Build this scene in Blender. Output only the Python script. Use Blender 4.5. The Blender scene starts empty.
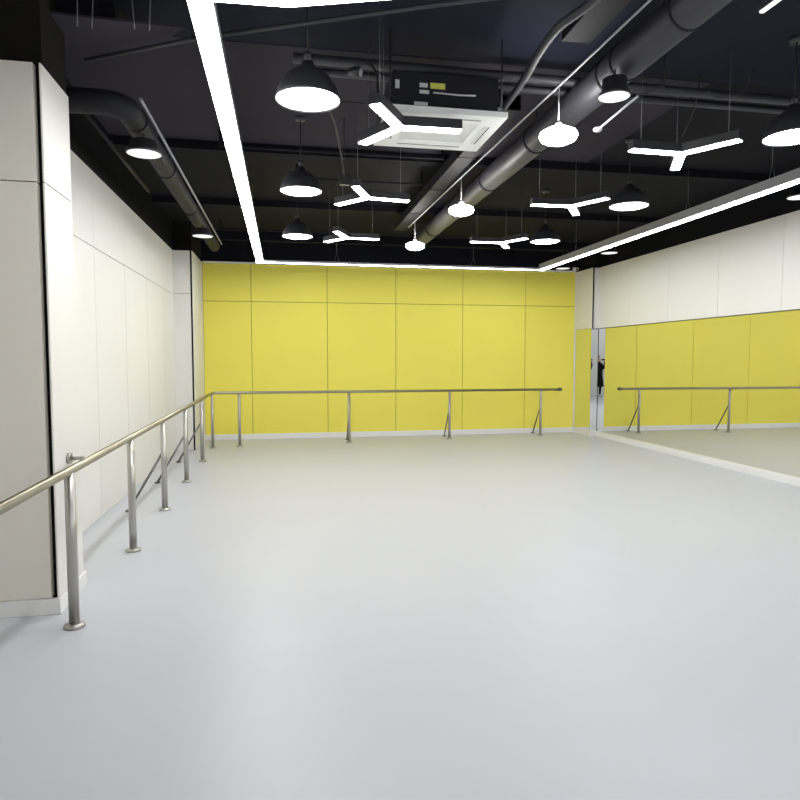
import bpy, bmesh, math, random
from mathutils import Vector, Matrix
R = math.radians
random.seed(4)
sc = bpy.context.scene
COL = sc.collection

# ------------------------------------------------------------------ camera, world, exposure
cam_d = bpy.data.cameras.new('camera')
cam_d.sensor_width = 36.0
cam_d.lens = 640.0 / 800.0 * 36.0
cam_d.clip_start = 0.05
cam = bpy.data.objects.new('camera', cam_d)
COL.objects.link(cam)
cam.location = (0, 0, 1.6)
cam.rotation_euler = (R(90 - 3.7), 0, R(-10.4))
sc.camera = cam

world = bpy.data.worlds.new('world')
sc.world = world
world.use_nodes = True
world.node_tree.nodes['Background'].inputs[0].default_value = (0.02, 0.022, 0.03, 1)
world.node_tree.nodes['Background'].inputs[1].default_value = 1.0

sc.view_settings.view_transform = 'Standard'
sc.view_settings.look = 'None'
sc.view_settings.gamma = 1.0
sc.view_settings.use_curve_mapping = False
sc.view_settings.exposure = 0.32
try:
    sc.cycles.max_bounces = 14
    sc.cycles.diffuse_bounces = 6
    sc.cycles.glossy_bounces = 8
    sc.cycles.use_denoising = True
    sc.cycles.sample_clamp_indirect = 6.0
except Exception:
    pass

L_LINE = 22.0      # luminance of the lamps' diffusers
L_Y = 20.0
L_DOME = 22.0
L_DISC = 0.5
L_GLOBE = 34.0

# ------------------------------------------------------------------ materials
MATS = {}

def mat(name, col, rough=0.5, metal=0.0, spec=0.5, var=0.03, nscale=6.0, bump=0.0, bscale=60.0, detail=4.0):
    m = bpy.data.materials.new(name)
    m.use_nodes = True
    nt = m.node_tree
    b = nt.nodes['Principled BSDF']
    b.inputs['Roughness'].default_value = rough
    b.inputs['Metallic'].default_value = metal
    b.inputs['Specular IOR Level'].default_value = spec
    tc = nt.nodes.new('ShaderNodeTexCoord')
    n = nt.nodes.new('ShaderNodeTexNoise')
    n.inputs['Scale'].default_value = nscale
    n.inputs['Detail'].default_value = detail
    nt.links.new(tc.outputs['Object'], n.inputs['Vector'])
    mx = nt.nodes.new('ShaderNodeMix')
    mx.data_type = 'RGBA'
    mx.inputs[6].default_value = tuple(max(0, c * (1 - var)) for c in col) + (1,)
    mx.inputs[7].default_value = tuple(min(1, c * (1 + var)) for c in col) + (1,)
    nt.links.new(n.outputs['Fac'], mx.inputs[0])
    nt.links.new(mx.outputs[2], b.inputs['Base Color'])
    if bump:
        n2 = nt.nodes.new('ShaderNodeTexNoise')
        n2.inputs['Scale'].default_value = bscale
        n2.inputs['Detail'].default_value = 3.0
        nt.links.new(tc.outputs['Object'], n2.inputs['Vector'])
        bp = nt.nodes.new('ShaderNodeBump')
        bp.inputs['Strength'].default_value = bump
        bp.inputs['Distance'].default_value = 0.01
        nt.links.new(n2.outputs['Fac'], bp.inputs['Height'])
        nt.links.new(bp.outputs['Normal'], b.inputs['Normal'])
    MATS[name] = m
    return m

def emit(name, col, strength):
    m = bpy.data.materials.new(name)
    m.use_nodes = True
    b = m.node_tree.nodes['Principled BSDF']
    b.inputs['Base Color'].default_value = (0.8, 0.8, 0.8, 1)
    b.inputs['Emission Color'].default_value = col + (1,)
    b.inputs['Emission Strength'].default_value = strength
    MATS[name] = m
    return m

M_floor = mat('floor_vinyl', (0.525, 0.538, 0.568), rough=0.37, spec=0.5, var=0.025, nscale=1.3, bump=0.03, bscale=220)
M_yellow = mat('yellow_panel', (0.90, 0.80, 0.125), rough=0.55, spec=0.3, var=0.03, nscale=0.8)
M_white = mat('cream_panel', (0.79, 0.77, 0.72), rough=0.5, spec=0.35, var=0.02, nscale=0.9)
M_white_warmlit = mat('cream_panel_warmlit', (0.80, 0.755, 0.67), rough=0.5, spec=0.35, var=0.02, nscale=0.9)  # cream panel with the warm cast of the light put into its colour
M_rear = mat('white_paint', (0.80, 0.81, 0.82), rough=0.6, var=0.02)
M_base = mat('white_skirting', (0.84, 0.835, 0.82), rough=0.4, var=0.02)
M_gap = mat('dark_joint', (0.012, 0.011, 0.010), rough=0.9, spec=0.1)
M_ygap = mat('olive_joint', (0.16, 0.12, 0.02), rough=0.9, spec=0.1)
M_wgap = mat('grey_joint', (0.20, 0.19, 0.17), rough=0.9, spec=0.1)
M_black = mat('black_paint', (0.0055, 0.0055, 0.0085), rough=0.8, spec=0.15, var=0.15, nscale=2)
M_ceil_lit = mat('ceiling_paint_lit', (0.028, 0.025, 0.033), rough=0.85, spec=0.2, var=0.12, nscale=1.1)  # lighter copy of the ceiling colour, lamplight painted in
M_ceil_unlit = mat('ceiling_paint_unlit', (0.006, 0.007, 0.017), rough=0.8, spec=0.2, var=0.15, nscale=1.2)  # darker copy of the ceiling colour, painted for the unlit near part
M_duct = mat('duct_black', (0.032, 0.031, 0.038), rough=0.48, spec=0.5, var=0.12, nscale=3)
M_ductdk = mat('duct_dark', (0.012, 0.012, 0.015), rough=0.65, spec=0.2, var=0.12, nscale=3)
M_pipe = mat('pipe_black', (0.020, 0.020, 0.026), rough=0.55, spec=0.5, var=0.1)
M_shade = mat('lamp_black', (0.024, 0.024, 0.027), rough=0.45, spec=0.5, var=0.1)
M_shadein = mat('lamp_inner_white', (0.75, 0.75, 0.75), rough=0.5)
M_alu = mat('grey_aluminium', (0.46, 0.46, 0.48), rough=0.45, metal=0.6, var=0.05)
M_blackalu = mat('black_aluminium', (0.022, 0.022, 0.025), rough=0.4, spec=0.5, var=0.05)
M_steel = mat('brushed_steel', (0.47, 0.455, 0.42), rough=0.33, metal=1.0, var=0.06, nscale=14)
M_rail = mat('rail_steel', (0.40, 0.365, 0.27), rough=0.38, metal=1.0, var=0.06, nscale=14)
M_dksteel = mat('dark_steel', (0.20, 0.19, 0.18), rough=0.35, metal=1.0, var=0.06)
M_acw = mat('ac_white', (0.90, 0.90, 0.87), rough=0.45, var=0.015)
M_acg = mat('ac_grille', (0.80, 0.80, 0.77), rough=0.5, var=0.03)
M_slot = mat('slot_black', (0.02, 0.02, 0.02), rough=0.7)
M_label = mat('label_yellow', (0.62, 0.60, 0.10), rough=0.6)
M_tag = mat('label_white', (0.55, 0.56, 0.56), rough=0.6)
M_wire = mat('wire_grey', (0.16, 0.16, 0.17), rough=0.4, metal=0.5)
M_wireb = mat('cable_black', (0.010, 0.010, 0.011), rough=0.6)
M_wirew = mat('cable_white', (0.60, 0.60, 0.62), rough=0.5)
M_pgrey = mat('conduit_grey', (0.30, 0.30, 0.32), rough=0.4, metal=0.3)
M_cloth = mat('black_cloth', (0.010, 0.010, 0.011), rough=0.9, spec=0.1, bump=0.2, bscale=40)
M_skin = mat('skin', (0.62, 0.40, 0.30), rough=0.5)
M_hair = mat('black_hair', (0.008, 0.007, 0.006), rough=0.5)
M_eye = mat('eye_white', (0.8, 0.8, 0.8), rough=0.2)
M_lip = mat('lip', (0.45, 0.18, 0.16), rough=0.5)
M_shoe = mat('shoe_white', (0.7, 0.7, 0.7), rough=0.5)
M_phone = mat('phone_black', (0.02, 0.02, 0.022), rough=0.2)

def mirror_mat(name, col):
    m = bpy.data.materials.new(name)
    m.use_nodes = True
    b = m.node_tree.nodes['Principled BSDF']
    b.inputs['Base Color'].default_value = col + (1,)
    b.inputs['Metallic'].default_value = 1.0
    b.inputs['Roughness'].default_value = 0.0
    return m
M_mirror = mirror_mat('mirror_glass', (0.85, 0.86, 0.845))

E_line = emit('line_diffuser', (0.965, 0.98, 1.0), L_LINE)
E_line2 = emit('narrow_line_diffuser', (0.965, 0.98, 1.0), L_LINE * 1.5)
E_fill = emit('fill_line_diffuser', (0.965, 0.98, 1.0), L_LINE * 0.5)  # glow of the two added fill lights out of view
E_thin = emit('thin_line_diffuser', (0.98, 0.985, 1.0), L_LINE * 0.9)
E_y = emit('star_diffuser', (0.97, 0.98, 1.0), L_Y)
E_dome = emit('dome_diffuser', (1.0, 0.99, 0.97), L_DOME)
E_disc = emit('disc_diffuser', (1.0, 0.99, 0.98), L_DISC)
E_globe = emit('globe_diffuser', (1.0, 0.985, 0.97), L_GLOBE)

# ------------------------------------------------------------------ mesh helpers
def box(bm, x0, x1, y0, y1, z0, z1):
    v = [bm.verts.new((x, y, z)) for z in (z0, z1) for y in (y0, y1) for x in (x0, x1)]
    for f in ((0, 2, 3, 1), (4, 5, 7, 6), (0, 1, 5, 4), (2, 6, 7, 3), (0, 4, 6, 2), (1, 3, 7, 5)):
        bm.faces.new([v[i] for i in f])
    return v

def quad(bm, pts):
    bm.faces.new([bm.verts.new(p) for p in pts])

def tube(bm, pts, r, n=12, closed=False, cap=True):
    pts = [Vector(p) for p in pts]
    rs = r if isinstance(r, (list, tuple)) else [r] * len(pts)
    rings = []
    prev_u = None
    m = len(pts)
    for i, p in enumerate(pts):
        if closed:
            d0 = (p - pts[i - 1]).normalized(); d1 = (pts[(i + 1) % m] - p).normalized()
        else:
            d0 = (p - pts[i - 1]).normalized() if i else (pts[1] - p).normalized()
            d1 = (pts[i + 1] - p).normalized() if i < m - 1 else d0
        t = (d0 + d1)
        t = t.normalized() if t.length > 1e-6 else d1
        if prev_u is None:
            a = Vector((0, 0, 1)) if abs(t.z) < 0.9 else Vector((1, 0, 0))
            u = a.cross(t).normalized()
        else:
            u = (prev_u - t * prev_u.dot(t)).normalized()
        prev_u = u
        w = t.cross(u)
        c = max(0.35, t.dot(d1))
        ring = []
        # bend axis mitre: stretch in the bend plane
        b = (d1 - d0)
        bl = b.length
        for k in range(n):
            ang = 2 * math.pi * k / n
            o = u * math.cos(ang) + w * math.sin(ang)
            if bl > 1e-4:
                bn = b.normalized()
                o = o + bn * (o.dot(bn) * (1 / c - 1))
            ring.append(bm.verts.new(p + o * rs[i]))
        rings.append(ring)
    last = m if closed else m - 1
    for i in range(last):
        a, b2 = rings[i], rings[(i + 1) % m]
        for k in range(n):
            f = bm.faces.new((a[k], a[(k + 1) % n], b2[(k + 1) % n], b2[k]))
            f.smooth = True
    if cap and not closed:
        bm.faces.new(list(reversed(rings[0])))
        bm.faces.new(rings[-1])

def lathe(bm, prof, n=32, c=(0, 0, 0), smooth=True):
    """prof: (r, z) list revolved about z through c"""
    rings = []
    for r, z in prof:
        if r < 1e-6:
            rings.append([bm.verts.new((c[0], c[1], c[2] + z))])
        else:
            rings.append([bm.verts.new((c[0] + r * math.cos(2 * math.pi * k / n), c[1] + r * math.sin(2 * math.pi * k / n), c[2] + z)) for k in range(n)])
    for a, b in zip(rings, rings[1:]):
        for k in range(n):
            k2 = (k + 1) % n
            if len(a) == 1 and len(b) == 1:
                continue
            if len(a) == 1:
                f = bm.faces.new((a[0], b[k], b[k2]))
            elif len(b) == 1:
                f = bm.faces.new((a[k2], a[k], b[0]))
            else:
                f = bm.faces.new((a[k], b[k], b[k2], a[k2]))
            f.smooth = smooth

def obj(name, bm, m, parent=None, bevel=0.0, loc=None, rotz=None):
    bmesh.ops.recalc_face_normals(bm, faces=bm.faces[:])
    me = bpy.data.meshes.new(name)
    bm.to_mesh(me); bm.free()
    me.materials.append(m)
    o = bpy.data.objects.new(name, me)
    COL.objects.link(o)
    if parent is not None:
        o.parent = parent
    if loc is not None:
        o.location = loc
    if rotz is not None:
        o.rotation_euler = (0, 0, rotz)
    if bevel:
        md = o.modifiers.new('bevel', 'BEVEL')
        md.width = bevel; md.segments = 2; md.limit_method = 'ANGLE'
    return o

def B():
    return bmesh.new()

def thing(name, label, cat, loc=(0, 0, 0), rotz=0.0, group=None):
    o = bpy.data.objects.new(name, None)
    COL.objects.link(o)
    o.empty_display_size = 0.1
    o.location = loc
    o.rotation_euler = (0, 0, rotz)
    o['label'] = label; o['category'] = cat
    if group:
        o['group'] = group
    return o

def tag(o, label, cat, group=None):
    o['label'] = label; o['category'] = cat
    if group:
        o['group'] = group
    return o

def struct(name, bm, m, loc=None, rotz=None, parent=None, bevel=0.0):
    o = obj(name, bm, m, parent, bevel, loc, rotz)
    if parent is None:
        o['kind'] = 'structure'
    return o

def dup(root, loc, label, rotz=None):
    r = root.copy(); COL.objects.link(r)
    r.location = loc
    if rotz is not None:
        r.rotation_euler = (0, 0, rotz)
    r['label'] = label
    for ch in list(root.children):
        c = ch.copy(); COL.objects.link(c); c.parent = r
        for g in list(ch.children):
            d = g.copy(); COL.objects.link(d); d.parent = c
    return r

# ------------------------------------------------------------------ the shell
YB = 13.0           # back wall
HT = 3.45           # top of the coloured panels
HC = 3.95           # ceiling slab
XL = -1.82          # left wall
YR = -1.7           # wall behind the camera
G = 0.004           # half joint

b = B(); box(b, -2.4, 6.9, YR - 0.1, YB + 0.1, -0.12, 0.0); struct('floor', b, M_floor)
b = B(); box(b, -2.4, 6.9, 5.05, YB + 0.1, HC, HC + 0.15); ce = struct('ceiling', b, M_black)
b = B(); box(b, -1.75, 3.62, 5.05, 7.3, HC - 0.005, HC); struct('ceiling_lit_patch', b, M_ceil_lit, parent=ce)  # thin sheet whose lighter tint paints the lamplit zone of the ceiling
b = B(); box(b, -2.4, 6.9, YR - 0.1, 5.05, HC, HC + 0.15); o = struct('ceiling_front', b, M_ceil_unlit)  # same ceiling, coloured darker where little light reaches

# back wall: yellow panels on a darker backing
def panel_rows(bm, xs, zs, y0, y1, g=G):
    for i in range(len(xs) - 1):
        for k in range(len(zs) - 1):
            box(bm, xs[i] + g, xs[i + 1] - g, y0, y1, zs[k] + g, zs[k + 1] - g)

b = B(); box(b, -2.4, 6.9, YB + 0.018, YB + 0.12, 0, HC); wb = struct('wall_back', b, M_black)
b = B(); box(b, -1.5, 6.2, YB + 0.012, YB + 0.018, 0.1, HT); struct('panel_backing', b, M_ygap, parent=wb)
b = B(); panel_rows(b, [-1.5, -0.59, 0.90, 2.30, 3.72, 5.10, 6.221], [0.10, 2.72, HT], YB, YB + 0.012, 0.0045)
struct('yellow_panels', b, M_yellow, parent=wb)
b = B(); box(b, 6.221, 6.28, YB - 0.004, YB + 0.018, 0.0, HT); struct('corner_strip', b, M_white, parent=wb)
b = B(); box(b, -1.5, 6.221, YB - 0.03, YB + 0.018, HT, HT + 0.03); struct('trim_back', b, M_base)
b = B(); box(b, -1.5, 6.25, YB - 0.015, YB + 0.018, 0, 0.105); struct('baseboard_back', b, M_base, bevel=0.003)

# left wall (recessed bay between two columns)
b = B(); box(b, XL - 0.2, XL - 0.018, 4.8, YB + 0.1, 0, HC); box(b, XL - 0.018, XL, 4.8, 11.68, HT, HC); wl = struct('wall_left', b, M_black)
b = B(); box(b, XL - 0.018, XL - 0.012, 4.8, 11.7, 0, HT); struct('panel_backing', b, M_wgap, parent=wl)
b = B()
ys = [4.8, 5.6, 6.85, 8.10, 9.35, 10.60, 11.68]
for i in range(len(ys) - 1):
    for z0, z1 in ((0.0, 2.70), (2.70, HT)):
        box(b, XL - 0.012, XL, ys[i] + 0.003, ys[i + 1] - 0.003, z0 + 0.004, z1 - 0.004)
struct('cream_panels', b, M_white, parent=wl)

# near column on the left
CX, CY0, CY1 = -1.395, 4.25, 4.77
b = B(); box(b, -2.4, CX - 0.012, CY0 + 0.06, CY1 - 0.013, 0, HC)
cl = struct('column_left', b, M_gap)
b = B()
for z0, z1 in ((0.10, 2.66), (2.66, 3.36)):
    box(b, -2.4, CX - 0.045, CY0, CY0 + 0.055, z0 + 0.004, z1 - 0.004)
struct('front_panels', b, M_white_warmlit, parent=cl)
b = B()
for z0, z1 in ((0.10, 2.66), (2.66, 3.36)):
    box(b, CX - 0.010, CX, CY0 + 0.002, CY1 - 0.012, z0 + 0.004, z1 - 0.004)
struct('side_panels', b, M_white, parent=cl)
b = B(); box(b, -2.4, CX - 0.05, CY1 - 0.012, CY1, 0.10, 3.36); struct('rear_panel', b, M_white, parent=cl)
b = B(); box(b, -2.4, CX + 0.012, CY0 - 0.014, CY0 + 0.02, 0, 0.10)
box(b, CX - 0.02, CX + 0.012, CY0 + 0.02, CY1 + 0.02, 0, 0.10)
struct('baseboard_left', b, M_base, bevel=0.003)

# wall nearer than the column, just outside the frame on the left
b = B(); box(b, -2.5, -2.3, YR - 0.1, 4.4, 0, HC); struct('wall_left_front', b, M_white)
# wall behind the camera
b = B(); box(b, -2.4, 6.9, YR - 0.2, YR, 0, HC); struct('wall_rear', b, M_rear)

# far left column at the corner of the yellow wall
b = B(); box(b, -2.0, -1.515, 11.63, YB + 0.02, 0, HC); c2 = struct('column_corner', b, M_gap)
b = B()
for z0, z1 in ((0.0, 2.72), (2.72, HT)):
    box(b, XL - 0.02, -1.545, 11.58, 11.63, z0 + 0.004, z1 - 0.003)
struct('front_panels', b, M_white, parent=c2)
b = B()
for z0, z1 in ((0.0, HT),):
    box(b, -1.512, -1.50, 11.585, YB + 0.01, z0, z1 - 0.003)
struct('side_panels', b, M_white, parent=c2)

# right wall: cream panels over a long mirror, a hair off square
X0, Y0 = 6.388, 12.25
TH = R(0.2)
RLOC, RROT = (X0, Y0, 0), -TH
WL = Y0 - YR + 0.1
b = B(); box(b, 0.025, 0.25, -WL, 0.9, 0, HC); wr = struct('wall_right', b, M_black, RLOC, RROT)
b = B(); box(b, 0.018, 0.025, -WL, 0.05, 2.22, HT); struct('panel_backing', b, M_wgap, RLOC, RROT, parent=None) if False else None
bk = obj('panel_backing', b, M_wgap, wr)
b = B()
seams = [0.05, -1.17, -2.41, -3.67, -4.92] + [-4.92 - 1.25 * k for k in range(1, 8)] + [-WL]
seams = [s for s in seams if s >= -WL]
for i in range(len(seams) - 1):
    box(b, 0.0, 0.018, seams[i + 1] + 0.003, seams[i] - 0.003, 2.222, HT)
obj('cream_panels', b, M_white, wr)
b = B(); box(b, -0.035, 0.03, -WL, 0.0, 0, 0.10); struct('baseboard_right', b, M_base, RLOC, RROT, bevel=0.003)
b = B(); box(b, 0.006, 0.012, -WL + 0.02, -0.003, 0.10, 2.215)
mr = tag(obj('wall_mirror', b, M_mirror, None, 0, RLOC, RROT), 'long wall mirror below the cream panels on the right, reflecting the yellow wall', 'mirror')
b = B(); box(b, -0.002, 0.012, -WL + 0.02, -0.003, 2.206, 2.222); obj('mirror_edge', b, M_dksteel, mr)

# right column in the corner
PX = 6.238
b = B(); box(b, PX + 0.03, X0 + 0.25, Y0 + 0.03, YB + 0.02, 0, HC); pc = struct('column_right', b, M_gap)
b = B(); box(b, PX, PX + 0.012, Y0 + 0.002, YB, 2.222, HT); struct('side_panel', b, M_white, parent=pc)
b = B(); box(b, PX + 0.055, X0 + 0.02, Y0, Y0 + 0.03, 2.222, HT); struct('front_panel', b, M_white, parent=pc)
b = B(); box(b, PX - 0.015, PX + 0.03, Y0 - 0.012, YB, 0, 0.10); box(b, PX + 0.03, X0, Y0 - 0.012, Y0 + 0.03, 0, 0.10)
struct('baseboard_column', b, M_base)
b = B(); box(b, PX, PX + 0.006, Y0 + 0.008, YB - 0.002, 0.10, 2.218)
tag(obj('side_mirror', b, M_mirror), 'narrow mirror on the column side next to the yellow wall end', 'mirror')
FR = R(0.32)
b = B(); box(b, 0.0, X0 - PX - 0.004, 0.0, 0.006, 0.10, 2.218)
tag(obj('corner_mirror', b, M_mirror, None, 0, (PX + 0.002, Y0, 0), FR), 'narrow mirror strip on the column front meeting the long wall mirror', 'mirror')

# ------------------------------------------------------------------ ballet barre
barre = thing('ballet_barre', 'long steel ballet barre on floor posts running along the left and yellow walls', 'barre', (-1.24, 11.88, 0))
BX, BY = -1.24, 11.88
def bl(p):
    return (p[0] - BX, p[1] - BY, p[2])
RZ0, RZ1, RZ2 = 0.925, 0.985, 0.955
left_y = [2.45, 4.02, 5.56, 7.03, 8.59, 10.28, 11.80]
back_x = [-0.78, 1.24, 3.27, 5.28]
def back_y(x):
    return 11.9 + (x - BX) * 0.098
def rail_z(y):
    return RZ0 + (RZ1 - RZ0) * (y - 1.3) / (BY - 1.3)
b = B()
tube(b, [bl((BX, 1.3, RZ0)), bl((BX, BY - 0.05, RZ1)), bl((BX + 0.015, BY - 0.015, RZ1)), bl((BX + 0.05, BY + 0.005, RZ1)), bl((5.70, back_y(5.70), RZ2))], 0.026, 16)
rail = obj('rail', b, M_rail, barre)
b = B(); tube(b, [bl((5.68, back_y(5.68), RZ2)), bl((5.75, back_y(5.75), RZ2))], [0.034, 0.034], 16)
obj('end_cap', b, M_dksteel, rail)
b = B(); tube(b, [bl((BX, 1.28, RZ0)), bl((BX, 1.32, RZ0))], 0.034, 16)
obj('end_cap', b, M_dksteel, rail)

def flange_prof():
    return [(0.0, 0.026), (0.042, 0.026), (0.056, 0.020), (0.060, 0.012), (0.060, 0.0), (0, 0)]
def make_post(x, y, ztop):
    b = B()
    tube(b, [(0, 0, 0.0), (0, 0, ztop - 0.012)], 0.030 if y < 11.5 else 0.027, 16)
    p = obj('post', b, M_steel, barre, loc=bl((x, y, 0)))
    b = B(); lathe(b, flange_prof(), 24)
    obj('base_flange', b, M_dksteel if False else M_steel, p)
    return p
for y in left_y:
    make_post(BX, y, rail_z(y))
for x in back_x:
    make_post(x, back_y(x), RZ1 + (RZ2 - RZ1) * (x - BX) / 7.0)
def make_brace(p0, p1):
    p0, p1 = Vector(p0), Vector(p1)
    b = B(); tube(b, [p0 - Vector(bl((0, 0, 0))) * 0 - Vector((BX, BY, 0)), p1 - Vector((BX, BY, 0)) + Vector((0, 0, 0.012))], 0.013, 10)
    o = obj('brace', b, M_dksteel, barre)
    b = B(); lathe(b, [(0, 0.018), (0.03, 0.018), (0.038, 0.008), (0.038, 0), (0, 0)], 18)
    obj('brace_foot', b, M_dksteel, o, loc=bl((p1.x, p1.y, 0)))
for y in left_y[3:6]:
    make_brace((BX - 0.02, y, 0.60), (-1.60, y, 0))
for x in back_x[1:]:
    make_brace((x, back_y(x) + 0.02, 0.60), (x, back_y(x) + 0.42, 0))
# wall bracket on the near column
b = B(); tube(b, [bl((CX + 0.004, 4.50, 0.945)), bl((BX, 4.50, 0.945))], 0.012, 12)
br = obj('wall_bracket', b, M_steel, barre)
b = B(); tube(b, [bl((CX + 0.001, 4.50, 0.945)), bl((CX + 0.022, 4.50, 0.945))], [0.036, 0.036], 18)
obj('bracket_flange', b, M_steel, br)

# ------------------------------------------------------------------ ducts, pipes, beams under the ceiling
b = B()
lo = [(-1.72, 4.42), (-1.30, 4.50), (-0.60, 4.52), (-0.98, 4.98), (-1.35, 4.86), (-1.72, 4.86)]
lv = [b.verts.new((x, y, 3.76)) for x, y in lo]; hv = [b.verts.new((x, y, 3.775)) for x, y in lo]
b.faces.new(lv); b.faces.new(hv)
for i in range(6): b.faces.new((lv[i], lv[(i + 1) % 6], hv[(i + 1) % 6], hv[i]))
bw = struct('ceiling_beam', b, M_ceil_lit)
b = B(); box(b, -1.70, -1.05, 4.60, 4.84, 3.775, HC); struct('beam_core', b, M_black, parent=bw)
for (yy, z0, w) in ((7.35, 3.86, 0.16), (9.9, 3.86, 0.16), (12.35, 3.80, 0.2)):
    b = B(); box(b, -1.9, 6.4, yy, yy + w, z0, HC); struct('ceiling_beam', b, M_black)

# big round duct
def duct_thing(name, label, pts, r, joints, m, n=28):
    t = thing(name, label, 'duct', pts[0])
    b = B(); tube(b, [Vector(p) - Vector(pts[0]) for p in pts], r, n)
    obj('duct_body', b, m, t)
    for j, d in joints:
        b = B()
        j = Vector(j) - Vector(pts[0]); d = Vector(d).normalized()
        tube(b, [j - d * 0.012, j + d * 0.012], r + 0.008, n)
        obj('joint_ring', b, M_ductdk, t)
    return t
dz = 3.68
duct = duct_thing('round_duct', 'large round black duct running over the room centre toward the yellow wall',
    [(2.40, 1.0, dz), (2.40, 11.2, dz)], 0.125, [((2.40, y, dz), (0, 1, 0)) for y in (3.58, 4.28, 4.48, 5.9, 7.3, 8.7, 10.1)], M_duct)
for y in (3.58, 5.9, 8.7, 10.9):
    b = B(); tube(b, [(0, y - 1.0, 0.12), (0, y - 1.0, HC - dz)], 0.006, 6); obj('hanger_rod', b, M_wireb, duct)

# flat rectangular duct on its left
t = thing('rectangular_duct', 'flat rectangular black duct left of the large round duct', 'duct', (1.905, 5.25, 3.68))
b = B(); box(b, -0.09, 0.09, 0, 5.15, 0, 0.12); obj('duct_body', b, M_ductdk, t, bevel=0.004)
for y in (0.0, 1.3, 2.6, 3.9):
    b = B(); box(b, -0.096, 0.096, y, y + 0.03, -0.006, 0.126); obj('joint_flange', b, M_ductdk, t)
for hx_, hy_ in ((0.06, 0.5), (-0.06, 4.0)):
    b = B(); tube(b, [(hx_, hy_, 0.12), (hx_, hy_, HC - 3.68)], 0.006, 6); obj('hanger_rod', b, M_wireb, t)

t = thing('cable_tray', 'dark cable tray between the hose and the large round duct', 'cable tray', (1.98, 1.6, 3.74))
b = B(); box(b, -0.10, 0.10, 0, 2.6, 0, 0.008); box(b, -0.10, -0.092, 0, 2.6, 0.008, 0.06); box(b, 0.092, 0.10, 0, 2.6, 0.008, 0.06); obj('tray', b, M_ductdk, t)
for y in (0.4, 2.2):
    b = B(); tube(b, [(0.0, y, 0.008), (0.0, y, HC - 3.74)], 0.006, 6); obj('hanger_rod', b, M_wireb, t)

# thin conduit that the bright pendants hang from
b = B(); tube(b, [(2.11, 1.5, 3.63), (2.055, 4.62, 3.63), (2.0, 7.08, 3.63), (1.955, 9.42, 3.63), (1.95, 9.9, 3.63)], 0.008, 8)
tag(obj('electrical_conduit', b, M_pgrey), 'thin pale conduit beside the round duct carrying the bright pendant lamps', 'conduit')
# two cross pipes
for yy, zz, r, lab in ((4.92, 3.735, 0.036, 'black pipe crossing the ceiling, nearer of the pair above the air conditioner'),
                       (5.12, 3.735, 0.030, 'black pipe crossing the ceiling, farther of the pair above the air conditioner')):
    b = B(); tube(b, [(0.10 if yy < 5 else 0.2, yy - 0.03, zz + 0.06), (6.4, yy + 0.02, zz + 0.06)], r, 12)
    tag(obj('ceiling_pipe', b, M_pipe), lab, 'pipe', 'paired pipes crossing the ceiling')

# left duct with elbow into the wall
pts = [(XL + 0.002, 5.20, 3.50), (-1.30, 5.20, 3.50)]
for k in range(1, 7):
    a = math.pi / 2 * k / 6
    pts.append((-1.30 + 0.16 * math.sin(a), 5.20 + 0.16 * (1 - math.cos(a)), 3.50))
pts.append((-1.12, 11.5, 3.52))
ld = duct_thing('elbow_duct', 'round black duct with an elbow along the left wall', pts, 0.090, [((-1.135, y, 3.505), (0, 1, 0)) for y in (5.55, 6.9, 8.6, 10.2)], M_ductdk)
b = B(); tube(b, [(-1.02, 5.2, 3.54), (-0.99, 11.4, 3.54)], 0.012, 8)
tag(obj('electrical_conduit', b, M_pgrey), 'thin conduit running along the right side of the elbow duct', 'conduit')
b = B(); tube(b, [(-1.47, 5.36, 3.50), (-1.47, 7.8, 3.50)], 0.022, 10)
tag(obj('ceiling_pipe', b, M_ductdk), 'short black pipe between the elbow duct and the cream left wall', 'pipe')

# diagonal conduit high at the upper left
b = B(); tube(b, [(-1.34, 4.98, 3.70), (-0.55, 4.53, 3.70), (0.92, 3.85, 3.70), (1.5, 3.6, 3.70)], 0.014, 8)
tag(obj('cable_tube', b, M_pipe), 'slanting dark tube near the ceiling at the upper left', 'cable')

# thin cross conduits
for yy, lab in ((6.95, 'thin conduit crossing the ceiling behind the air conditioner'), (8.0, 'thin conduit crossing the ceiling over the second row of star lamps'), (11.3, 'thin conduit crossing the ceiling closest to the yellow wall')):
    b = B(); x0_, x1_ = (-0.6 if yy < 7.5 else (0.2 if yy < 9 else -1.0)), (1.75 if yy < 9 else 5.4); tube(b, [(x0_, yy, HC - 0.01), (x0_, yy, 3.78), (x1_, yy, 3.78), (x1_, yy, HC - 0.01)], 0.014, 8)
    tag(obj('cross_conduit', b, M_ductdk), lab, 'conduit', 'thin conduits crossing the ceiling')

# flexible hose by the air conditioner
def spline(pts, k=8):
    P = [Vector(p) for p in pts]; P = [P[0]] + P + [P[-1]]
    out = []
    for i in range(1, len(P) - 2):
        for s in range(k):
            t_ = s / k
            out.append(0.5 * ((2 * P[i]) + (P[i + 1] - P[i - 1]) * t_ + (2 * P[i - 1] - 5 * P[i] + 4 * P[i + 1] - P[i + 2]) * t_ ** 2 + (3 * P[i] - P[i - 1] - 3 * P[i + 1] + P[i + 2]) * t_ ** 3))
    out.append(P[-2])
    return out
b = B()
hp = spline([(1.73, 4.99, 3.55), (1.74, 4.88, 3.58), (1.745, 4.72, 3.60), (1.72, 4.4, 3.60), (1.68, 4.1, 3.60), (1.67, 3.75, 3.60), (1.74, 3.45, 3.60), (1.78, 2.9, 3.62)], 10)
tube(b, hp, [0.026 + 0.003 * (i % 2) for i in range(len(hp))], 12)
tag(obj('drain_hose', b, M_pipe), 'black flexible hose curving from the air conditioner toward the camera', 'hose')

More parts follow.
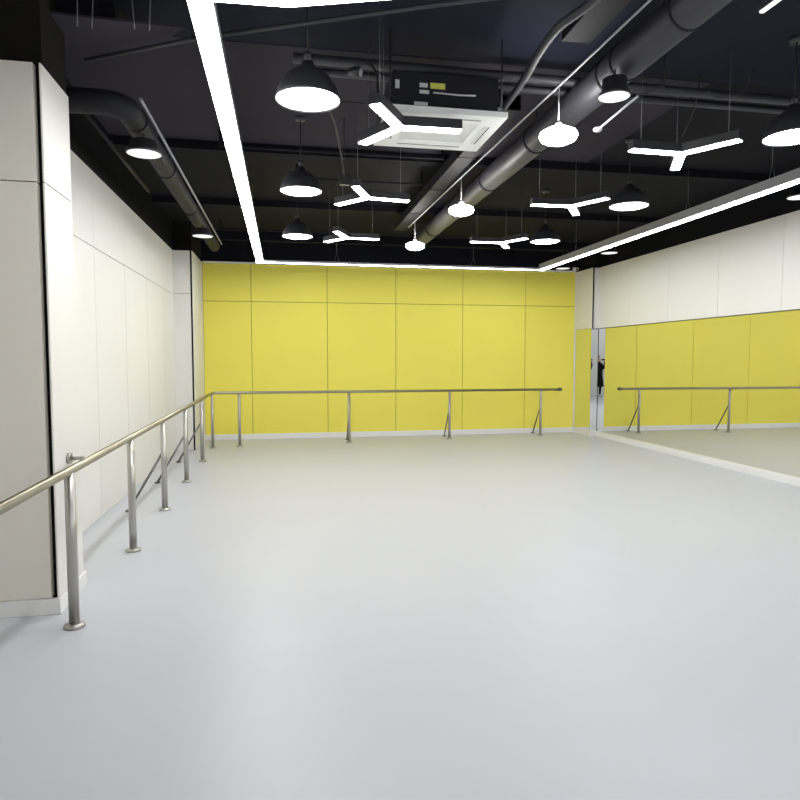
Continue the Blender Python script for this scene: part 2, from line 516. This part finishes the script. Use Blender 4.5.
# ------------------------------------------------------------------ cassette air conditioner
ac = thing('air_conditioner', 'white square cassette air conditioner with exposed black body', 'air conditioner', (1.205, 4.985, 3.38))
hx, hy = 0.445, 0.39
b = B(); box(b, -hx, hx, -hy, -hy + 0.17, -0.02, 0.025); box(b, -hx, hx, hy - 0.17, hy, -0.02, 0.025)
box(b, -hx, -hx + 0.17, -hy + 0.17, hy - 0.17, -0.02, 0.025); box(b, hx - 0.17, hx, -hy + 0.17, hy - 0.17, -0.02, 0.025)
panel = obj('front_panel', b, M_acw, ac, bevel=0.006)
b = B(); box(b, -hx + 0.165, hx - 0.165, -hy + 0.165, hy - 0.165, -0.012, 0.02)
gr = obj('intake_grille', b, M_acg, ac)
for (x0, x1, y0, y1) in ((-0.27, 0.27, -hy + 0.075, -hy + 0.115), (-0.27, 0.27, hy - 0.115, hy - 0.075), (-hx + 0.075, -hx + 0.115, -0.2, 0.2), (hx - 0.115, hx - 0.075, -0.2, 0.2)):
    b = B(); box(b, x0, x1, y0, y1, -0.0235, -0.019); v = obj('air_vent', b, M_acg, panel)
    b = B()
    if x1 - x0 > y1 - y0: box(b, x0 + 0.01, x1 - 0.01, y0 + 0.003, y0 + 0.010, -0.025, -0.022)
    else: box(b, x1 - 0.010, x1 - 0.003, y0 + 0.01, y1 - 0.01, -0.025, -0.022)
    obj('vent_slot', b, M_slot, v)
b = B(); box(b, -0.40, 0.40, -0.30, 0.34, 0.025, 0.30); body = obj('body', b, M_ductdk, ac, bevel=0.01)
b = B(); box(b, -0.12, -0.01, -0.305, -0.30, 0.185, 0.225); obj('rating_plate', b, M_label, body)
for (x0, x1, z0, z1) in ((-0.20, -0.14, 0.19, 0.22), (-0.20, -0.13, 0.145, 0.17), (-0.24, -0.14, 0.06, 0.085), (-0.38, -0.35, 0.17, 0.23)):
    b = B(); box(b, x0, x1, -0.304, -0.30, z0, z1); obj('connector', b, M_tag, body)
b = B(); tube(b, [(-0.1, -0.308, 0.155), (0.1, -0.31, 0.15), (0.22, -0.308, 0.155)], 0.006, 8); obj('copper_pipe', b, M_tag, body)
b = B(); tube(b, [(0.40, -0.1, 0.16), (0.47, -0.1, 0.16), (0.47, -0.1, 0.30)], 0.02, 10); obj('pipe_stub', b, M_pipe, body)
b = B(); tube(b, [(0.40, 0.05, 0.12), (0.45, 0.05, 0.12), (0.45, 0.05, 0.30)], 0.014, 10); obj('pipe_stub', b, M_pipe, body)
for sx in (-0.42, 0.42):
    for sy in (-0.31, 0.33):
        b = B(); tube(b, [(sx, sy, 0.06), (sx, sy, HC - 3.38)], 0.006, 6); tube(b, [(sx, sy, 0.10), (sx * 0.94, sy * 0.94, 0.10)], 0.012, 6)
        obj('hanger_rod', b, M_wireb, ac)

# ------------------------------------------------------------------ linear lights
def linear_light(label, pts, z, w=0.14, h=0.085, wires=(), dw=None, em=None):
    """pts: centre line (x, y) list; z: underside"""
    t = thing('linear_light', label, 'linear light', (pts[0][0], pts[0][1], z), 0, 'linear lights of the suspended loop')
    P = [Vector((p[0] - pts[0][0], p[1] - pts[0][1])) for p in pts]
    def offs(d):
        out = []
        for i, p in enumerate(P):
            d0 = (P[i] - P[i - 1]).normalized() if i else (P[1] - P[0]).normalized()
            d1 = (P[i + 1] - P[i]).normalized() if i < len(P) - 1 else d0
            tt = (d0 + d1).normalized(); nn = Vector((-tt.y, tt.x)); c = max(0.3, nn.dot(Vector((-d1.y, d1.x))))
            out.append(p + nn * d / c)
        return out
    def strip(bm, d, z0, z1):
        a, c = offs(-d), offs(d)
        n = len(P)
        lo = [(bm.verts.new((p.x, p.y, z0)), bm.verts.new((q.x, q.y, z0))) for p, q in zip(a, c)]
        hi = [(bm.verts.new((p.x, p.y, z1)), bm.verts.new((q.x, q.y, z1))) for p, q in zip(a, c)]
        for i in range(n - 1):
            bm.faces.new((lo[i][0], lo[i][1], lo[i + 1][1], lo[i + 1][0]))
            bm.faces.new((hi[i][0], hi[i + 1][0], hi[i + 1][1], hi[i][1]))
            bm.faces.new((lo[i][0], lo[i + 1][0], hi[i + 1][0], hi[i][0]))
            bm.faces.new((lo[i][1], hi[i][1], hi[i + 1][1], lo[i + 1][1]))
        bm.faces.new((lo[0][0], hi[0][0], hi[0][1], lo[0][1]))
        bm.faces.new((lo[-1][0], lo[-1][1], hi[-1][1], hi[-1][0]))
    b = B(); strip(b, w / 2, 0.022, h); obj('housing', b, M_alu, t)
    b = B(); strip(b, (dw or w - 0.008) / 2, 0.0 if not dw else 0.014, 0.022); obj('diffuser', b, em or E_line, t)
    for (x, y, ax) in wires:
        x -= pts[0][0]; y -= pts[0][1]
        top = min(0.20, HC - z)
        e = 0.05
        dx, dy = (0, e) if ax == 'y' else (e, 0)
        b = B(); tube(b, [(x - dx, y - dy, h - 0.004), (x, y, h + 0.16)], 0.0032, 5); tube(b, [(x + dx, y + dy, h - 0.004), (x, y, h + 0.16)], 0.0032, 5)
        tube(b, [(x, y, h + 0.16), (x, y, HC - z - 0.006)], 0.0032, 5)
        obj('suspension_wire', b, M_wire, t)
    return t
LZ = 3.30
linear_light('broad bright linear light running along the left side of the ceiling', [(-0.37, 2.6), (-0.37, 11.78)], LZ, 0.12, 0.085, [(-0.37, 4.2, 'y'), (-0.37, 6.6, 'y'), (-0.37, 9.0, 'y'), (-0.37, 11.4, 'y')])
linear_light('thin linear light along the top of the yellow wall', [(-0.44, 11.85), (5.06, 11.90)], LZ, 0.075, 0.06, [(1.0, 11.86, 'x'), (3.6, 11.88, 'x')], 0.045, E_thin)
linear_light('linear light in a grey housing running along the right side of the ceiling', [(4.98, 11.82), (4.94, 0.3)], LZ, 0.16, 0.12, [(4.98, 10.4, 'y'), (4.98, 9.0, 'y'), (4.97, 7.3, 'y'), (4.96, 5.9, 'y'), (4.95, 3.0, 'y')], 0.075, E_line2)
nl = linear_light('thin linear light crossing the top edge of the photo', [(-0.30, 3.27), (0.05, 3.255), (0.80, 3.01), (4.84, 1.6)], LZ, 0.026, 0.05, [(0.3, 3.173, 'x'), (1.8, 2.661, 'x')])
linear_light('added unseen fill light over the front of the studio, directly above the camera', [(-0.29, 0.9), (4.85, 0.9)], LZ, 0.14, 0.085, [(0.5, 0.9, 'x'), (4.0, 0.9, 'x')], None, E_fill)  # added out of view to brighten the near floor
linear_light('added unseen fill light behind the camera', [(-1.2, -0.9), (5.8, -0.9)], LZ, 0.14, 0.085, [(0.5, -0.9, 'x'), (4.0, -0.9, 'x')], None, E_fill)  # second unseen lamp, added as fill for the near floor
# short separate tube at the upper right
t = thing('tube_light', 'short thin tube light at the upper right edge of the ceiling', 'tube light', (2.62, 3.24, 3.5))
b = B(); box(b, -0.012, 0.012, -0.9, 0.0, 0, 0.012); obj('diffuser', b, E_disc, t)
b = B(); box(b, -0.016, 0.016, -0.91, 0.01, 0.012, 0.04); obj('housing', b, M_blackalu, t)
b = B(); tube(b, [(0, -0.1, 0.04), (0, -0.1, HC - 3.5)], 0.004, 5); obj('suspension_wire', b, M_wireb, t)

# ------------------------------------------------------------------ bell pendants
LAMPZ = 3.235
def make_bell():
    t = thing('pendant_lamp', '', 'pendant lamp', (0, 0, LAMPZ), 0, 'black bell pendant lamps')
    outer = [(0.203, 0.0), (0.206, 0.006), (0.203, 0.02), (0.190, 0.065), (0.165, 0.115), (0.125, 0.16), (0.075, 0.19), (0.045, 0.20), (0.04, 0.235), (0.012, 0.245)]
    inner = [(0.010, 0.19), (0.07, 0.184), (0.12, 0.153), (0.160, 0.110), (0.185, 0.062), (0.197, 0.02), (0.199, 0.004), (0.203, 0.0)]
    b = B(); lathe(b, outer + inner, 40)
    obj('shade', b, M_shade, t)
    b = B(); lathe(b, [(0.0, -0.008), (0.10, -0.006), (0.17, 0.0), (0.196, 0.010), (0.196, 0.014), (0, 0.014)], 40)
    obj('diffuser', b, E_dome, t)
    b = B(); tube(b, [(0, 0, 0.24), (0, 0, HC - LAMPZ)], 0.005, 6); obj('cord', b, M_wireb, t)
    b = B(); lathe(b, [(0, HC - LAMPZ - 0.03), (0.05, HC - LAMPZ - 0.03), (0.055, HC - LAMPZ), (0, HC - LAMPZ)], 20)
    obj('ceiling_rose', b, M_shade, t)
    b = B(); lathe(b, [(0.0, 0.262), (0.02, 0.262), (0.022, 0.30), (0, 0.30)], 14); obj('cord_grip', b, M_pipe, t)
    return t
bell = make_bell()
spots = [((0.18, 4.22), 'big black bell pendant lamp left of the air conditioner, nearest of the left row'),
         ((0.20, 6.48), 'black bell pendant lamp in the left row, second from the camera'),
         ((0.22, 8.85), 'black bell pendant lamp in the left row, closest to the yellow wall'),
         ((3.75, 4.26), 'large black bell pendant lamp cut by the right edge of the photo'),
         ((3.70, 6.47), 'black bell pendant lamp above the right linear light, second from the camera'),
         ((3.65, 8.60), 'black bell pendant lamp in the right row, closest to the yellow wall')]
for i, ((x, y), lab) in enumerate(spots):
    if i == 0:
        bell.location = (x, y, LAMPZ); bell['label'] = lab
    else:
        dup(bell, (x, y, LAMPZ), lab)

# ------------------------------------------------------------------ disc / drum lamps under ducts
def make_drum(r, h, drop, zb, em):
    t = thing('drum_lamp', '', 'ceiling lamp', (0, 0, zb), 0, 'small black drum lamps with white discs')
    b = B(); lathe(b, [(r * 0.96, 0.0), (r, 0.003), (r, 0.02), (r * 0.80, 0.035), (r * 0.76, h), (r * 0.3, h + 0.012), (0.0, h + 0.012)], 32)
    obj('shade', b, M_shade, t)
    b = B(); lathe(b, [(0, -0.006), (r * 0.7, -0.004), (r * 0.955, 0.002), (r * 0.955, 0.006), (0, 0.006)], 32)
    obj('diffuser', b, em, t)
    b = B(); tube(b, [(0, 0, h), (0, 0, drop)], 0.006, 6); obj('stem', b, M_wireb, t)
    return t
d1 = make_drum(0.138, 0.10, 0.155, 3.25, E_disc)
d2 = make_drum(0.138, 0.10, HC - 3.36, 3.36, E_disc)
for i, ((x, y), lab) in enumerate([((-1.08, 5.58), 'round white disc lamp under the left elbow duct, nearest the camera'),
        ((-1.04, 9.12), 'round white disc lamp under the left elbow duct, farthest one'),
        ((5.60, 6.22), 'round white disc lamp beyond the right linear light at the photo edge'),
        ((5.40, 10.03), 'round white disc lamp behind the right linear light, middle one'),
        ((5.43, 11.9), 'round white disc lamp behind the right linear light near the corner')]):
    if i == 0:
        d1.location = (x, y, 3.25); d1['label'] = lab
    else:
        dup(d1 if x < 0 else d2, (x, y, 3.25 if x < 0 else 3.36), lab) if d2['label'] or x < 0 else (setattr(d2, 'location', (x, y, 3.36)), d2.__setitem__('label', lab))
b_ = make_drum(0.108, 0.12, 0.185, 3.40, E_disc)
b_.location = (2.275, 4.20, 3.40); b_['label'] = 'small black can lamp hanging against the big round duct'; del b_['group']
b_.name = 'can_lamp'

# bright pendants along the round duct
def make_globe():
    t = thing('bright_pendant', '', 'pendant lamp', (0, 0, 3.22), 0, 'bright white pendants along the round duct')
    b = B(); lathe(b, [(0, -0.012), (0.08, -0.006), (0.128, 0.016), (0.142, 0.045), (0.134, 0.068), (0.095, 0.09), (0.03, 0.098), (0, 0.098)], 32); obj('diffuser', b, E_globe, t)
    b = B(); lathe(b, [(0.0, 0.09), (0.026, 0.09), (0.026, 0.135), (0.008, 0.15), (0, 0.15)], 18); obj('lamp_cap', b, M_tag, t)
    b = B(); tube(b, [(0, 0, 0.145), (0, 0, 3.616 - 3.22)], 0.004, 6); obj('cord', b, M_wirew, t)
    return t
gl = make_globe()
for i, ((x, y), lab) in enumerate([((2.055, 4.62), 'brightest white pendant below the round duct, nearest the camera'),
        ((2.0, 7.08), 'glowing white pendant below the round duct, middle of three'),
        ((1.955, 9.42), 'glowing white pendant at the far end of the round duct')]):
    if i == 0:
        gl.location = (x, y, 3.22); gl['label'] = lab
    else:
        dup(gl, (x, y, 3.22), lab)

# ------------------------------------------------------------------ three-armed star lamps
def make_star(spots=None):
    t = thing('star_lamp', '', 'pendant lamp', (0, 0, 3.23), 0, 'three-armed star pendant lamps')
    def outline(w, L):
        pts = []
        for k in range(3):
            a = 2 * math.pi * k / 3
            d = Vector((math.cos(a), math.sin(a))); n = Vector((-d.y, d.x))
            # inner corner before this arm, then the two end corners
            a2 = a - math.pi / 3
            pts.append(Vector((math.cos(a2), math.sin(a2))) * (w / 2 / math.sin(math.pi / 3)))
            pts.append(d * L - n * w / 2)
            pts.append(d * L + n * w / 2)
        return pts
    def prism(bm, pts, z0, z1):
        lo = [bm.verts.new((p.x, p.y, z0)) for p in pts]; hi = [bm.verts.new((p.x, p.y, z1)) for p in pts]
        bm.faces.new(list(reversed(lo))); bm.faces.new(hi)
        for i in range(len(pts)):
            j = (i + 1) % len(pts)
            bm.faces.new((lo[i], lo[j], hi[j], hi[i]))
    b = B(); prism(b, outline(0.084, 0.45), 0.008, 0.075); obj('housing', b, M_blackalu, t)
    b = B(); prism(b, outline(0.074, 0.445), 0.0, 0.008); obj('diffuser', b, E_y, t)
    for k in range(3):
        a = 2 * math.pi * k / 3
        x, y = 0.36 * math.cos(a), 0.36 * math.sin(a)
        if spots: x, y = spots[k]
        b = B(); tube(b, [(x, y, 0.074), (x, y, HC - 3.23)], 0.0028, 5); obj('suspension_wire', b, M_wire, t)
    return t
star1 = make_star([(-0.125, -0.10), (-0.18, 0.312), (-0.18, -0.312)])
star = make_star()
for i, ((x, y, a), lab) in enumerate([((0.835, 4.58, -1), 'three-armed star lamp hanging in front of the white air conditioner'),
        ((0.87, 6.60, 8), 'three-armed star lamp in the left row, second behind the air conditioner'),
        ((0.88, 8.80, 6), 'three-armed star lamp in the left row, closest to the yellow wall'),
        ((3.16, 4.75, 62), 'three-armed star lamp in the right row, nearest the camera'),
        ((3.08, 6.56, 58), 'three-armed star lamp in the right row, second from the camera'),
        ((3.07, 8.78, 60), 'three-armed star lamp in the right row, closest to the yellow wall')]):
    if i == 0:
        star1.location = (x, y, 3.23); star1.rotation_euler = (0, 0, R(a)); star1['label'] = lab
    elif i == 1:
        star.location = (x, y, 3.23); star.rotation_euler = (0, 0, R(a)); star['label'] = lab
    else:
        dup(star, (x, y, 3.23), lab, R(a))

# ------------------------------------------------------------------ small ceiling fittings
# clip-on spotlight on the near pipe
t = thing('spotlight', 'tiny black spotlight clipped on the pipe left of the air conditioner', 'spotlight', (0.55, 4.80, 3.70))
b = B(); tube(b, [(0, 0.085, 0.06), (0, 0, 0.0)], 0.012, 8); obj('bracket', b, M_blackalu, t)
b = B(); tube(b, [(-0.05, 0.02, 0.0), (0.035, -0.02, -0.02)], [0.025, 0.036], 16); hd = obj('head', b, M_blackalu, t)
b = B(); tube(b, [(0.0355, -0.0202, -0.0201), (0.038, -0.0215, -0.0208)], 0.029, 16); obj('lens', b, M_tag, hd)

# sprinkler branch
t = thing('sprinkler_pipe', 'thin white sprinkler branch hanging right of the brightest pendant', 'sprinkler', (2.37, 4.62, 3.33))
b = B(); tube(b, [(0, 0.0, 0.0), (0, -0.56, 0.03)], 0.008, 8); obj('pipe', b, M_wirew, t)
b = B(); tube(b, [(0, -0.555, 0.03), (0.18, -0.58, 0.10), (0.18, -0.58, HC - 3.33)], 0.006, 8); obj('riser', b, M_wireb, t)
b = B(); lathe(b, [(0, 0.02), (0.018, 0.02), (0.034, 0.008), (0.034, -0.004), (0.022, -0.012), (0, -0.012)], 20); obj('nozzle', b, M_wirew, t)

# security camera at the right end of the yellow wall
t = thing('security_camera', 'small white security camera at the top right corner of the yellow wall', 'camera', (6.17, 12.90, 3.50))
b = B(); tube(b, [(0.0, 0.08, 0.03), (0, -0.09, -0.01)], [0.034, 0.036], 16); hd = obj('body', b, M_acw, t)
b = B(); tube(b, [(0, -0.0902, -0.01), (0, -0.094, -0.011)], 0.027, 16); obj('lens', b, M_slot, hd)
b = B(); tube(b, [(0, 0.0, 0.0), (0.0, 0.06, -0.05), (0.0, 0.105, -0.05)], 0.010, 8); lathe(b, [(0, 0.02), (0.03, 0.02), (0.03, 0), (0, 0)], 12, (0.0, 0.075, -0.06)); obj('bracket', b, M_acw, t)

# loose cables
def cable(label, pts, r=0.005, m=M_wireb, smooth=True):
    b = B(); tube(b, spline(pts, 6) if smooth else pts, r, 6)
    return tag(obj('cable', b, m), label, 'cable')
cable('black cable sagging from the nearest left bell lamp to the second star lamp', [(0.33, 4.5, 3.30), (0.42, 5.0, 3.36), (0.55, 5.9, 3.38), (0.62, 6.35, 3.34)], 0.007)
t = thing('junction_box', 'small black junction box above the second left star lamp', 'junction box', (0.62, 6.40, 3.30))
b = B(); box(b, -0.05, 0.05, -0.03, 0.03, 0, 0.10); obj('box', b, M_blackalu, t, bevel=0.004)
b = B(); tube(b, [(0, 0, 0.1), (0, 0, HC - 3.30)], 0.004, 6); obj('hanger_rod', b, M_wireb, t)
cable('thin black cable from the nearest left bell lamp to the first star lamp', [(0.33, 4.46, 3.31), (0.45, 4.42, 3.32), (0.58, 4.40, 3.31)], 0.006)
cable('black cable dropping in front of the air conditioner body', [(0.62, 4.72, 3.74), (0.67, 4.58, 3.6), (0.68, 4.52, 3.42), (0.70, 4.50, 3.31)], 0.007)
cable('dark cable hooked on the crossing pipe above the nearest right star lamp', [(3.42, 4.80, 3.76), (3.5, 4.76, 3.70), (3.66, 4.70, 3.74), (3.72, 4.66, 3.92)], 0.006, M_pipe)
cable('dark cable hanging left of the nearest right star lamp wires', [(3.42, 4.9, 3.94), (3.44, 5.0, 3.70), (3.40, 5.1, 3.50)], 0.006)
for k, (x, y, z0, lab) in enumerate([(-1.05, 3.80, 3.38, 'thin pale wire hanging at the upper left edge, leftmost of four'), (-0.99, 3.85, 3.40, 'thin pale wire hanging at the upper left, second of four'),
        (-0.78, 3.75, 3.37, 'thin pale wire hanging at the upper left, third of four'), (-0.68, 3.78, 3.38, 'thin pale wire hanging at the upper left, nearest the left linear light')]):
    cable(lab, [(x, y, HC), (x + 0.01 * (k % 2), y, 3.75), (x - 0.01 + 0.03 * (k == 2), y + 0.01, z0)], 0.0028, M_wire)

# ------------------------------------------------------------------ the photographer (behind the camera, seen in the corner mirrors)
per = thing('person', 'person in black holding up a phone, reflected in the mirrored corner', 'person', (0.0, -0.53, 0))
def skin(name, verts, edges, m, parent, sub=2, root=0):
    me = bpy.data.meshes.new(name)
    me.from_pydata([v[:3] for v in verts], edges, [])
    me.materials.append(m)
    o = bpy.data.objects.new(name, me); COL.objects.link(o); o.parent = parent
    o.modifiers.new('skin', 'SKIN').use_smooth_shade = True
    for i, v in enumerate(verts):
        s = me.skin_vertices[0].data[i]
        r = v[3]
        s.radius = r if isinstance(r, tuple) else (r, r)
        s.use_root = (i == root)
    sd = o.modifiers.new('subsurf', 'SUBSURF'); sd.levels = sub; sd.render_levels = sub
    return o
# body faces +Y; the two hands hold the phone in front of the face
V = [(0, 0, 0.93, (0.15, 0.105)), (0, 0, 1.08, (0.135, 0.095)), (0, 0.005, 1.25, (0.155, 0.10)), (0, 0, 1.37, (0.145, 0.085)), (0, 0, 1.43, (0.06, 0.055)), (0, 0.01, 1.50, (0.048, 0.05)),
     (0.17, 0, 1.36, 0.055), (0.235, 0.02, 1.16, 0.045), (0.17, 0.24, 1.33, 0.036), (0.085, 0.35, 1.49, 0.026),
     (-0.17, 0, 1.36, 0.055), (-0.235, 0.02, 1.16, 0.045), (-0.17, 0.24, 1.33, 0.036), (-0.085, 0.35, 1.49, 0.026),
     (0.09, 0, 0.84, 0.085), (0.10, 0.015, 0.47, 0.058), (0.105, -0.02, 0.28, 0.055), (0.11, -0.03, 0.08, 0.036),
     (-0.09, 0, 0.84, 0.085), (-0.10, 0.015, 0.47, 0.058), (-0.105, -0.02, 0.28, 0.055), (-0.11, -0.03, 0.08, 0.036)]
Ed = [(0, 1), (1, 2), (2, 3), (3, 4), (4, 5), (3, 6), (6, 7), (7, 8), (8, 9), (3, 10), (10, 11), (11, 12), (12, 13), (0, 14), (14, 15), (15, 16), (16, 17), (0, 18), (18, 19), (19, 20), (20, 21)]
skin('body', V, Ed, M_cloth, per)
for s in (-1, 1):
    b = B()
    prof = [(-0.06, 0.0), (-0.03, 0.035), (0.06, 0.04), (0.15, 0.045), (0.19, 0.03)]
    tube(b, [(s * 0.11, y, 0.035) for y, r in prof], [0.030, 0.045, 0.042, 0.044, 0.022], 14)
    for v in b.verts: v.co.z = max(0.0, v.co.z * 0.95 + 0.005)
    obj('shoe', b, M_shoe, per)
# long black coat over the trousers
b = B()
ring = []
for z, rx, ry in ((0.42, 0.25, 0.19), (0.75, 0.215, 0.165), (1.0, 0.185, 0.14), (1.2, 0.20, 0.14), (1.34, 0.205, 0.125), (1.42, 0.12, 0.09), (1.46, 0.072, 0.07)):
    ring.append([b.verts.new((rx * math.cos(2 * math.pi * k / 24), ry * math.sin(2 * math.pi * k / 24), z + 0.008 * math.sin(5 * k))) for k in range(24)])
for r0, r1 in zip(ring, ring[1:]):
    for k in range(24):
        b.faces.new((r0[k], r0[(k + 1) % 24], r1[(k + 1) % 24], r1[k])).smooth = True
ct = obj('coat', b, M_cloth, per); sm = ct.modifiers.new('solid', 'SOLIDIFY'); sm.thickness = 0.012; sm.offset = -1
# head
b = B()
bmesh.ops.create_uvsphere(b, u_segments=28, v_segments=20, radius=1.0)
for v in b.verts:
    x, y, z = v.co
    k = 1.0 - 0.22 * max(0, -z) ** 1.5
    v.co = Vector((x * 0.076 * k, y * 0.095 * (k if y > 0 else 1 - 0.1 * max(0, -z)), z * 0.118 + 1.60))
    if y > 0.8 and -0.35 < z < 0.12 and abs(x) < 0.2: v.co.y += 0.014 * (1 - abs(x) / 0.2)
    if y > 0.5 and 0.12 < z < 0.32 and 0.2 < abs(x) < 0.6: v.co.y -= 0.006
for f in b.faces: f.smooth = True
tube(b, [(0, 0.0, 1.44), (0, 0.005, 1.54)], [0.052, 0.05], 16)
head = obj('head', b, M_skin, per)
b = B(); tube(b, [(-0.008, 0.090, 1.612), (0, 0.108, 1.585), (0, 0.100, 1.572)], [0.006, 0.013, 0.010], 10); obj('nose', b, M_skin, head)
b = B(); tube(b, [(-0.022, 0.080, 1.545), (0, 0.087, 1.545), (0.022, 0.080, 1.545)], [0.003, 0.007, 0.003], 8); obj('mouth', b, M_lip, head)
for s in (-1, 1):
    b = B(); bmesh.ops.create_uvsphere(b, u_segments=12, v_segments=8, radius=0.012, matrix=Matrix.Translation((s * 0.03, 0.080, 1.612))); e = obj('eye', b, M_eye, head)
    b = B(); bmesh.ops.create_uvsphere(b, u_segments=10, v_segments=6, radius=0.006, matrix=Matrix.Translation((s * 0.03, 0.0885, 1.612))); obj('iris', b, M_hair, e)
    b = B(); tube(b, [(s * 0.072, 0.0, 1.575), (s * 0.084, -0.008, 1.605), (s * 0.078, -0.004, 1.63)], [0.008, 0.013, 0.008], 8); obj('ear', b, M_skin, head)
b = B(); bmesh.ops.create_uvsphere(b, u_segments=28, v_segments=20, radius=1.0)
kill = [v for v in b.verts if (v.co.y > 0.25 and v.co.z < 0.48) or v.co.z < -0.45]
bmesh.ops.delete(b, geom=kill, context='VERTS')
for v in b.verts: v.co = Vector((v.co.x * 0.084, v.co.y * 0.104 - 0.004, v.co.z * 0.124 + 1.608))
for f in b.faces: f.smooth = True
h = obj('hair', b, M_hair, per); sm = h.modifiers.new('solid', 'SOLIDIFY'); sm.thickness = 0.012; sm.offset = -1
# hands with five fingers closing on the phone edges
for s in (-1, 1):
    wx = s * 0.085
    HV = [(wx, 0.345, 1.485, 0.022), (wx + s * 0.004, 0.372, 1.525, (0.028, 0.016)), (wx + s * 0.002, 0.388, 1.56, (0.030, 0.014))]
    HE = [(0, 1), (1, 2)]
    for f, (dz_, ln) in enumerate(((0.028, 0.9), (0.010, 1.0), (-0.008, 0.95), (-0.026, 0.75))):
        i = len(HV)
        HV += [(wx + s * 0.010, 0.400, 1.555 + dz_, 0.009), (wx - s * 0.008 * ln, 0.424, 1.558 + dz_, 0.0082), (wx - s * 0.034 * ln, 0.428, 1.560 + dz_, 0.0072)]
        HE += [(2, i), (i, i + 1), (i + 1, i + 2)]
    i = len(HV)
    HV += [(wx - s * 0.004, 0.380, 1.528, 0.0105), (wx - s * 0.022, 0.396, 1.538, 0.0095), (wx - s * 0.040, 0.401, 1.552, 0.008)]
    HE += [(1, i), (i, i + 1), (i + 1, i + 2)]
    skin('hand', HV, HE, M_skin, per, 2)
ph = thing('phone', 'black phone held up in both hands by the person in black', 'phone', (0.0, -0.09, 1.525))
b = B(); box(b, -0.078, 0.078, -0.004, 0.004, 0, 0.072); obj('body', b, M_phone, ph, bevel=0.003)
b = B(); tube(b, [(0.06, 0.004, 0.055), (0.06, 0.006, 0.055)], 0.009, 14); obj('lens', b, M_slot, ph)
